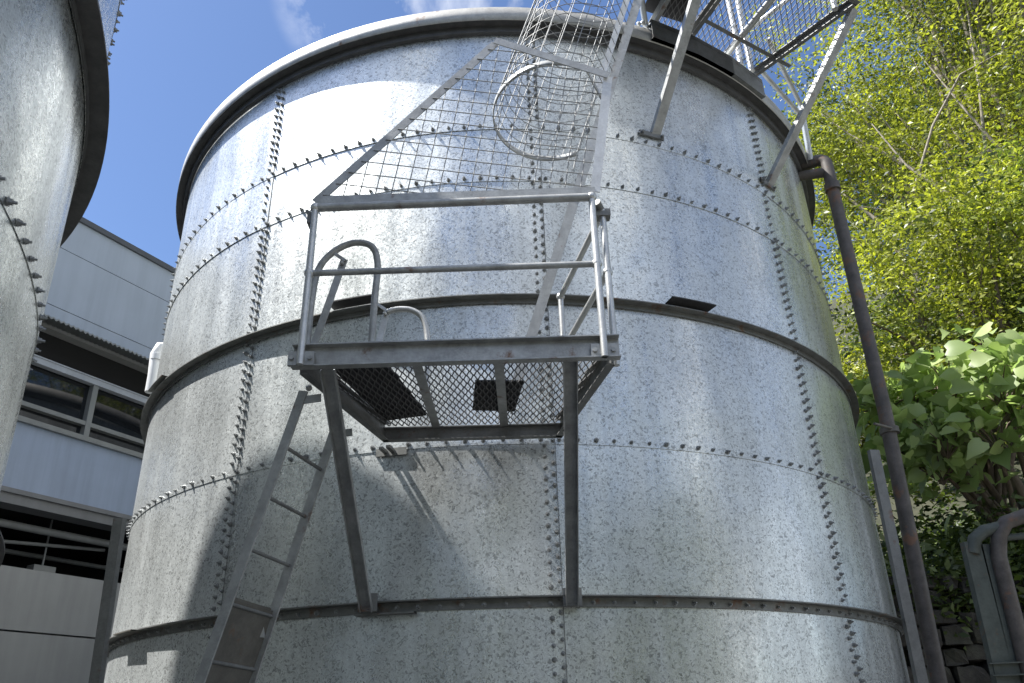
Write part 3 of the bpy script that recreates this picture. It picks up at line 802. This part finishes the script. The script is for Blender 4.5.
# ------------------------------------------------------------------ stone retaining wall
rw = thing('retaining_wall', 'dark mossy stone retaining wall below the trees at the right', 'wall', (8, WALL_Y, 0))
m = MB(); z = 0.0
def rock(m, c, s):
    n, k = 8, 5; vs = []
    for i in range(k+1):
        ph = math.pi*i/k
        for j in range(n):
            th_ = 2*math.pi*j/n
            v = [math.sin(ph)*math.cos(th_), math.sin(ph)*math.sin(th_), math.cos(ph)]
            v = [math.copysign(abs(q)**.28, q) for q in v]
            jit = 1+random.uniform(-.2, .16)
            vs.append((c[0]+v[0]*s[0]*jit, c[1]+v[1]*s[1]*jit, c[2]+v[2]*s[2]*jit))
    m.add(vs, [(i*n+j, i*n+(j+1) % n, (i+1)*n+(j+1) % n, (i+1)*n+j) for i in range(k) for j in range(n)], False)
while z < BANK-.05:
    h = random.uniform(.14, .26); x = 4.1+random.random()*.3
    while x < 16:
        w = random.uniform(.16, .42)
        rock(m, (x+w/2, WALL_Y+random.uniform(-.08, .08), z+h/2+random.uniform(-.03, .03)), (w/2*.98, .22, h/2*.98)); x += w
    z += h*.97
m.build('stone_courses', M['stone'], rw)
m = MB(); m.box((4.2, WALL_Y+.05, 0), (16, WALL_Y+.35, BANK-.12)); m.build('wall_core', M['soil'], rw)

# ------------------------------------------------------------------ building on the left
BO = Vector((-7.33, 10.74, 0)); bu = Vector((.5, .866, 0)); bn = Vector((.866, -.5, 0))
bd = thing('industrial_building', 'pale clad industrial building behind the tanks with a ribbon window and dark undercroft', 'building', BO)
def bbox(m, u0, u1, v0, v1, z0, z1):
    P = lambda u, v, z: BO+bu*u+bn*v+Vector((0, 0, z))
    m.add([P(u0,v0,z0),P(u1,v0,z0),P(u1,v1,z0),P(u0,v1,z0),P(u0,v0,z1),P(u1,v0,z1),P(u1,v1,z1),P(u0,v1,z1)],
          [(0,3,2,1),(4,5,6,7),(0,1,5,4),(1,2,6,5),(2,3,7,6),(3,0,4,7)])
UA, UB = -9, 9
for z0, z1 in ((7.78, 8.09), (8.105, 9.16), (9.175, 9.80)):
    m = MB(); bbox(m, UA, UB, -.3, 0, z0, z1); m.build('cladding', M['wall_blue'], bd)
m = MB(); bbox(m, UA, UB, -.35, .05, 9.80, 9.90); m.build('parapet_cap', M['trim'], bd)
m = MB(); bbox(m, UA, UB, -.3, -.02, 7.7, 9.8); bbox(m, UA, UB, -8, -.3, 9.6, 9.7); bbox(m, UA, UB, -8, -7.8, 0, 9.7)
bbox(m, UA, UA+.2, -8, -.02, 0, 9.7); bbox(m, UB-.2, UB, -8, -.02, 0, 9.7); m.build('rear_walls', M['wall_grey'], bd)
# corrugated sun hood above the ribbon window
m = MB(); n = 900; vs = []
for i in range(n+1):
    u = UA+(UB-UA)*i/n; dz = .016*math.sin(i*math.pi/2)
    for v, z in ((.0, 7.78), (.55, 7.60)):
        p = BO+bu*u+bn*v+Vector((0, 0, z+dz)); vs += [p, p+Vector((0, 0, -.025))]
m.add(vs, [f for i in range(n) for a in [4*i] for f in ((a, a+4, a+6, a+2), (a+1, a+3, a+7, a+5), (a+2, a+6, a+7, a+3))]); m.build('sun_hood', M['frame_dk'], bd)
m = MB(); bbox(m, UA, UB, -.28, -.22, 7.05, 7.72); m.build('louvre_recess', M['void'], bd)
# ribbon window
win = MB(); bbox(win, UA, UB, -.06, .06, 7.02, 7.14); bbox(win, UA, UB, .0, .085, 7.115, 7.135); wf = win.build('window', M['frame'], bd)
m = MB(); bbox(m, UA, UB, -.12, -.09, 6.08, 7.02); m.build('glass_pane', M['glass'], wf)
u = UA+.35
while u < UB:
    m = MB(); bbox(m, u-.045, u+.045, -.09, .03, 6.10, 7.02); m.build('mullion', M['frame_dk'], wf); u += 1.62
m = MB(); bbox(m, UA, UB, -.09, .02, 6.30, 6.37); m.build('transom', M['frame_dk'], wf)
m = MB(); bbox(m, UA, UB, -.1, .07, 6.03, 6.11); m.build('sill', M['frame_dk'], wf)
m = MB(); bbox(m, UA, UB, -.3, 0, 4.98, 6.03); m.build('spandrel_wall', M['wall_blue2'], bd)
m = MB(); bbox(m, UA, UB, -.3, .06, 4.78, 4.98); bbox(m, UA, UB, -.1, .10, 4.93, 5.0); m.build('slab_beam', M['beam'], bd)
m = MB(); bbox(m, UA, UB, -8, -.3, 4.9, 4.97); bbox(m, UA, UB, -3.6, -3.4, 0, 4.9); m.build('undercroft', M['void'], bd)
m = MB(); m.tube([BO+bu*-8+bn*-.5+up*4.62, BO+bu*8+bn*-.5+up*4.62], .06); m.build('service_pipe', M['pipe_grey'], bd)
m = MB(); m.tube([BO+bu*-8+bn*-1.6+up*4.45, BO+bu*8+bn*-1.3+up*4.40], .04)
m.tube([BO+bu*-2+bn*-.9+up*4.2, BO+bu*2.2+bn*-.7+up*4.55], .03); m.build('service_pipe', M['pipe_grey'], bd)
m = MB(); bbox(m, 1.1, 1.45, -.9, -.7, 4.02, 4.14); m.tube([BO+bu*1.28+bn*-.8+up*4.1, BO+bu*1.28+bn*-.8+up*4.9], .015); m.build('ceiling_lamp', M['pipe_grey'], bd)
m = MB(); bbox(m, UA, UB, -.22, -.02, 0, 3.02); bbox(m, UA, UB, -.22, -.05, 3.05, 3.92); m.build('low_wall', M['wall_grey'], bd)
vp = thing('vent_elbow', 'short white insulated pipe elbow just behind the left edge of the large tank', 'pipe', (-4.9, 9.6, 6.2))
m = MB(); pth = [(-4.70, 9.72, 6.60), (-4.82, 9.62, 6.64), (-4.92, 9.52, 6.60), (-4.95, 9.50, 6.48), (-4.93, 9.50, 6.15), (-4.93, 9.5, 5.9)]
pth = [(x+.16, y, z) for x, y, z in pth]; m.tube(pth, .072, 16)
m.tube([(-4.77, 9.5, 6.38), (-4.77, 9.5, 6.46)], .082, 16)
m.build('elbow', M['white'], vp)
m = MB(); m.tube([(-4.60, 9.72, 6.60), (-4.25, 10.0, 6.6)], .08, 14); m.build('stub', M['white'], vp)

# ------------------------------------------------------------------ trees
def leaf_mesh(name, pts, size, mat, parent, aspect=.5, droop=.25, big=False, var_bias=None, nrm_bias=None):
    """many leaf-shaped faces; pts (n,3)"""
    n = len(pts)
    d = rng.normal(size=(n, 3)); d[:, 2] = d[:, 2]*.45-droop; d /= np.linalg.norm(d, axis=1)[:, None]
    w = rng.normal(size=(n, 3)); w -= (w*d).sum(1)[:, None]*d; w /= np.linalg.norm(w, axis=1)[:, None]
    nn = np.cross(d, w); flip = nn[:, 2] < 0; w[flip] *= -1; nn[flip] *= -1
    s = (size*(rng.uniform(.45, 1.25, n) if big else rng.uniform(.6, 1.35, n)))[:, None]
    if big:
        # heart-shaped leaf, folded along the midrib, tip drooping
        prof = [(0, 0), (-.08, .28), (.10, .50), (.40, .46), (.75, .20), (1.0, 0)]
        L = []
        for u, v in prof: L.append((u, v))
        P = []
        bend = rng.uniform(.05, .55, n)[:, None]; fold = rng.uniform(-.05, .32, n)[:, None]; wd = rng.uniform(.75, 1.1, n)[:, None]
        for u, v in [(0, 0), (.35, 0), (.75, 0), (1.02, 0)]: P.append(pts+d*s*u-nn*s*(bend*u*u))
        for sg in (1, -1):
            for u, v in [(-.12, .24), (.10, .44), (.45, .40), (.80, .15)]:
                P.append(pts+d*s*u+w*s*(v*sg*wd)+nn*s*(fold*v-bend*u*u+rng.uniform(-.04, .04, n)[:, None]))
        V = np.stack(P, 1)   # n,12,3
        F = [(0, 4, 5, 1), (1, 5, 6, 2), (2, 6, 7, 3), (0, 1, 9, 8), (1, 2, 10, 9), (2, 3, 11, 10)]
        k = 12
    else:
        a = s*aspect*.5
        V = np.stack([pts, pts+d*s*.45+w*a+nn*s*.06, pts+d*s-nn*s*.1, pts+d*s*.45-w*a+nn*s*.06], 1); F = [(0, 1, 2, 3)]; k = 4
    me = bpy.data.meshes.new(name)
    nf = len(F); fl = len(F[0])
    me.vertices.add(n*k); me.vertices.foreach_set('co', V.reshape(-1).astype(np.float32))
    idx = (np.arange(n)[:, None, None]*k+np.array(F)[None]).reshape(-1)
    me.loops.add(len(idx)); me.loops.foreach_set('vertex_index', idx.astype(np.int32))
    me.polygons.add(n*nf); me.polygons.foreach_set('loop_start', (np.arange(n*nf)*fl).astype(np.int32)); me.polygons.foreach_set('loop_total', np.full(n*nf, fl, np.int32))
    if big: me.polygons.foreach_set('use_smooth', np.ones(n*nf, bool))
    me.update(); me.validate()
    at = me.attributes.new('leafvar', 'FLOAT', 'FACE')
    lv = rng.beta(1.6, 1.6, n) if var_bias is None else np.clip(var_bias+rng.normal(0, .16, n), 0, 1)
    at.data.foreach_set('value', np.repeat(lv, nf).astype(np.float32))
    me.materials.append(mat)
    o = bpy.data.objects.new(name, me); col.objects.link(o)
    if parent is not None:
        o.parent = parent; me.transform(Matrix.Translation(-parent.location))
    return o

def branchy(m, p, d, length, r, depth, tips, spread=.6, up_=.15):
    pts = [p.copy()]; rad = [r]; q = p.copy(); dd = d.copy(); n = 6
    for i in range(n):
        dd = (dd+Vector((random.gauss(0, .10), random.gauss(0, .10), random.gauss(0, .08)+up_*.08))).normalized()
        q = q+dd*(length/n); pts.append(q.copy()); rad.append(r*(1-.62*(i+1)/n))
        if depth > 0 and i >= 1 and random.random() < .8:
            sd_ = Vector((random.gauss(0, 1), random.gauss(0, 1), random.gauss(.1, .6))).normalized()
            branchy(m, q, (dd*(1-spread)+sd_*spread).normalized(), length*random.uniform(.42, .66), rad[-1]*.6, depth-1, tips, spread, up_)
        if depth <= 1: tips.append(q.copy())
    m.tube(pts, rad, 8 if r > .05 else 5, caps=False)
    tips.append(q.copy())

def tree(name, base, lobes, n_leaf, size, leafm, bark, label, limbs, r0, aspect=.42, group=None, holes=.0):
    """lobes: (centre, radii, weight). Limbs reach from the trunk into the lobes; leaves hang in clumps off them"""
    t = thing(name, label, 'tree', base, group)
    base = Vector(base); m = MB()
    top = sum((Vector(l[0]) for l in lobes), Vector())/len(lobes)
    fork = base.lerp(Vector((top.x, top.y, min(l[0][2]-l[1][2] for l in lobes))), .75)
    pts = [base+Vector((0, 0, -.3))]; 
    for i in range(1, 8):
        q = base.lerp(fork, i/7)+Vector((random.gauss(0, .08), random.gauss(0, .08), 0)); pts.append(q)
    m.tube(pts, [r0*(1.15-.45*i/7) for i in range(8)], 12)
    clumps = []
    wsum = sum(l[2] for l in lobes)
    for c, rad, wt_ in lobes:
        c = Vector(c); tips = []
        for k in range(limbs):
            v = Vector((random.gauss(0, 1), random.gauss(0, 1), random.gauss(0, 1))).normalized()*random.random()**.5
            tgt = c+Vector((v.x*rad[0]*.7, v.y*rad[1]*.7, v.z*rad[2]*.7))
            mid = fork.lerp(tgt, .5)+Vector((random.gauss(0, .25), random.gauss(0, .25), random.gauss(.15, .25)))
            m.tube([fork, fork.lerp(mid, .5)+Vector((0, 0, .05)), mid, mid.lerp(tgt, .5)+Vector((random.gauss(0,.1), random.gauss(0,.1), .05)), tgt],
                   [r0*.5, r0*.42, r0*.33, r0*.24, r0*.12], 8, caps=False)
            branchy(m, mid, (tgt-mid).normalized(), (tgt-mid).length*1.1, r0*.14, 1, tips)
            branchy(m, tgt, (tgt-mid).normalized(), min(rad)*.8, r0*.09, 1, tips)
        nc = max(6, int(n_leaf*wt_/wsum/85))
        for k in range(nc):
            v = rng.normal(size=3); v /= np.linalg.norm(v); v *= rng.random()**.36
            clumps.append(((c.x+v[0]*rad[0], c.y+v[1]*rad[1], c.z+v[2]*rad[2]), min(rad)*rng.uniform(.10, .27)))
        for tp in tips[::2]: clumps.append(((tp.x, tp.y, tp.z), min(rad)*rng.uniform(.10, .22)))
    m.build('trunk', bark, t)
    per = n_leaf//len(clumps)+1; P = []; B_ = []
    for c, r in clumps:
        dr = rng.normal(size=3); dr[2] = dr[2]*.4-.25; dr /= np.linalg.norm(dr)
        v = rng.normal(size=(per, 3))*np.array([1, 1, .38])*r*.55+dr*(rng.normal(size=(per, 1))*r*.85)
        P.append(np.array(c)+v); B_.append(np.full(per, np.clip(.5+.33*math.sin(c[0]*2.1+c[2]*1.3)*math.cos(c[1]*1.7-c[2]*1.9)+rng.normal(0, .24), .02, .98)))  # tone per clump paints lit and shaded clumps into the leaf colour
    leaf_mesh('crown', np.concatenate(P), size, leafm, t, aspect, var_bias=np.concatenate(B_))
    return t

def at(b, el, dist):
    """point from bearing, elevation (degrees) and horizontal distance"""
    return (dist*math.sin(R_(b)), dist*math.cos(R_(b)), 1.57+dist*math.tan(R_(el)))
def gz(x, y): return bank_z(x, y)
def base_at(b, dist):
    x, y = dist*math.sin(R_(b)), dist*math.cos(R_(b)); return (x, y, gz(x, y)-.05)
yt = tree('yellow_green_tree', base_at(42, 19), [(at(36.5, 40, 16.5), (3.4, 2.6, 2.6), 1.2), (at(45, 49.5, 15), (3.6, 2.8, 2.6), 1.0), (at(38.5, 46, 16), (2.2, 2.0, 1.9), .6), (at(45, 42, 15.5), (3.4, 2.6, 3.0), 1.2), (at(31, 35.5, 16.5), (2.1, 1.8, 2.4), .8), (at(47, 32, 15), (2.8, 2.4, 2.4), .9), (at(38.5, 32.5, 15.5), (2.6, 2.0, 2.0), .9)],
     98000, .105, M['leaf_yellow'], M['bark_pale'], 'tall fine-leaved yellow-green tree filling the upper right with pale bare limbs', 7, .17)
tree('hillside_tree', base_at(34.5, 14.5), [(at(31.5, 26.5, 12.2), (1.7, 1.4, 1.7), 1), (at(37, 27, 12.4), (2.0, 1.5, 1.7), 1), (at(29.8, 19, 12.5), (1.1, 1.1, 1.7), .7)],
     24000, .09, M['leaf_yellow'], M['bark'], 'mid-green leafy tree behind the brown pipe, below the yellow-green crown', 4, .13)
tree('hillside_tree', base_at(44, 16.5), [(at(45, 25, 13.6), (2.4, 1.8, 2.0), 1), (at(39, 19, 15), (2.4, 1.6, 2.2), 1)],
     22000, .10, M['leaf_mid'], M['bark'], 'leafy tree at the right edge above the broad-leaved shrub', 4, .18)
tree('tall_backdrop_tree', base_at(41, 27), [(at(34, 34, 26), (4, 3, 4), 1), (at(44, 36, 26), (5, 3, 4), 1), (at(51, 38, 23), (4, 3, 5), 1), (at(34, 22, 26), (4.0, 3, 4), 1), (at(46, 22, 26), (5, 3, 4), 1), (at(36, 12, 25), (6, 2, 3), 1)],
     80000, .22, M['leaf_dark'], M['bark'], 'larger tree furthest back, seen through gaps in the yellow-green crown', 3, .3)
# long pale limbs that hang forward of the yellow-green crown
LIMBS = (([(44, 21, 16), (42, 24, 15), (39.5, 27.6, 14.5), (37.8, 29.7, 14), (36.2, 32, 13.8), (34, 34.8, 13.6), (32.5, 38, 13.8)], .11),
         ([(46, 30, 15), (41.5, 32, 14.4), (39.2, 33.9, 14), (40.1, 37.7, 14), (41, 42, 14.5)], .085),
         ([(47, 27, 15), (42, 31, 14.5), (40, 33.6, 14), (38.8, 36.6, 13.8), (37, 41, 14)], .075),
         ([(34, 33, 13.8), (36.5, 36.5, 13.6), (39.2, 38.7, 13.6), (43.6, 38.9, 13.8), (48, 41, 14)], .045),
         ([(39, 28, 13.8), (37, 29, 13.6), (34.4, 28.2, 13.4), (30.3, 30.9, 13.3), (28.8, 33, 13.3)], .04),
         ([(42, 27, 14), (40, 28.7, 13.8), (34, 31.5, 13.4), (29.5, 33.5, 13.2)], .035),
         ([(41, 25.5, 14), (36.5, 26.5, 13.8), (33, 27, 13.6), (30, 25.5, 13.4)], .03))
m = MB()
for pth, r in LIMBS: m.tube([Vector(at(*p)) for p in pth], [r*.7*(1-.88*i/(len(pth)-1)) for i in range(len(pth))], 8, caps=False)
m.build('limb', M['bark_pale'], yt)
# slim trunks in the shade
for i, (b, d, h, r) in enumerate(((33.0, 12.6, 3.0, .06), (35.4, 12.4, 3.4, .10), (36.6, 13.2, 3.6, .13))):
    bs = base_at(b, d); lean = Vector((random.uniform(-.5, .5), .2, h))
    t = thing('slender_tree', ['thinnest slanting sapling in the shade left of the broad-leaved shrub', 'dark slim trunk standing behind the broad-leaved shrub', 'thicker dark trunk rightmost of the slim shaded trees'][i], 'tree', bs, 'slim shaded trees on the bank')
    m = MB(); b0 = Vector(bs); m.tube([b0+Vector((0, 0, -.2)), b0+lean*.35+Vector((.1, 0, 0)), b0+lean*.7, b0+lean], [r, r*.85, r*.7, r*.4], 10); tips = []
    branchy(m, b0+lean*.7, Vector((.5, -.2, .6)).normalized(), 1.8, r*.4, 1, tips); branchy(m, b0+lean*.9, Vector((-.5, -.1, .5)).normalized(), 1.6, r*.35, 1, tips)
    m.build('trunk', M['bark'], t)
    P = np.concatenate([np.array(tp)+rng.normal(size=(26, 3))*.22 for tp in tips[::2]])
    leaf_mesh('crown', P, .10, M['leaf_mid'], t, .45)
# broad-leaved shrub
sh = thing('broad_leaved_shrub', 'large shrub with big pale heart-shaped leaves on the bank at the right', 'shrub', base_at(35.5, 12))
m = MB(); tips = []; b0 = Vector(base_at(35.5, 12))
lob = [(at(28.6, 19.5, 11.6), .42), (at(30.3, 19.3, 11.3), .55), (at(33, 20.4, 11.0), .62), (at(35.6, 19.0, 10.8), .58), (at(38.0, 19.6, 10.8), .62), (at(40.5, 18.4, 10.8), .66), (at(31.6, 16.6, 10.9), .55), (at(34.6, 16.6, 10.8), .5), (at(39.5, 15.5, 10.8), .6), (at(29.0, 16.5, 11.3), .45), (at(31, 15.0, 11.1), .45)]
P = []
for c, r in lob:
    c = Vector(c); md = b0.lerp(c, .55)+Vector((random.gauss(0, .2), 0, .1))
    m.tube([b0+Vector((random.gauss(0, .15), 0, -.2)), md, c], [.055, .035, .015], 7, caps=False)
    for k in range(15):
        v = Vector((random.gauss(0, 1), random.gauss(0, 1), abs(random.gauss(0, .7)))).normalized()*r*random.uniform(.6, 1)
        m.tube([c-Vector((0, 0, .2)), c+v*.5, c+v], [.014, .01, .006], 5, caps=False)
        P.append(np.array(c+v)+rng.normal(size=(8, 3))*.18)
m.build('stems', M['bark'], sh)
o = leaf_mesh('foliage', np.concatenate(P), .235, M['leaf_big'], sh, big=True, droop=.5)
# undergrowth on the bank
P = []
for k in range(420):
    b = random.uniform(25.5, 52); d = random.uniform(9.6, 17); x, y = d*math.sin(R_(b)), d*math.cos(R_(b))
    if y < WALL_Y+.2 or x < 4.6: continue
    c = np.array((x, y, gz(x, y)+random.uniform(.05, .55))); P.append(c+rng.normal(size=(70, 3))*np.array([.32, .32, .24]))
for k in range(90):
    x = random.uniform(4.3, 9.5); P.append(np.array((x, WALL_Y-.12, BANK-random.uniform(-.15, .35)))+rng.normal(size=(60, 3))*np.array([.2, .1, .16]))
o = leaf_mesh('undergrowth', np.concatenate(P), .12, M['leaf_dark'], None, .45, droop=-.1); o['kind'] = 'stuff'; o['label'] = 'low leafy undergrowth covering the bank'; 

# unseen slope added behind the viewpoint to darken what the lower sheets reflect
hb = MB(); n = 60; vs = []
for i in range(n+1):
    a = R_(100+160*i/n)
    for k, (r, z) in enumerate(((13, -.1), (15, 4.2), (18, 7.4), (24, 10.5), (60, 13))):
        q = 1+.12*math.sin(i*1.7)+.08*math.sin(i*3.1+k)
        vs.append((r*math.sin(a), r*math.cos(a), z*q if k else z))
hb.add(vs, [(i*5+k, (i+1)*5+k, (i+1)*5+k+1, i*5+k+1) for i in range(n) for k in range(4)], True)
structure(hb.build('hillside', M['reflect_slope']))  # added hill, out of view, shapes the metal's reflections
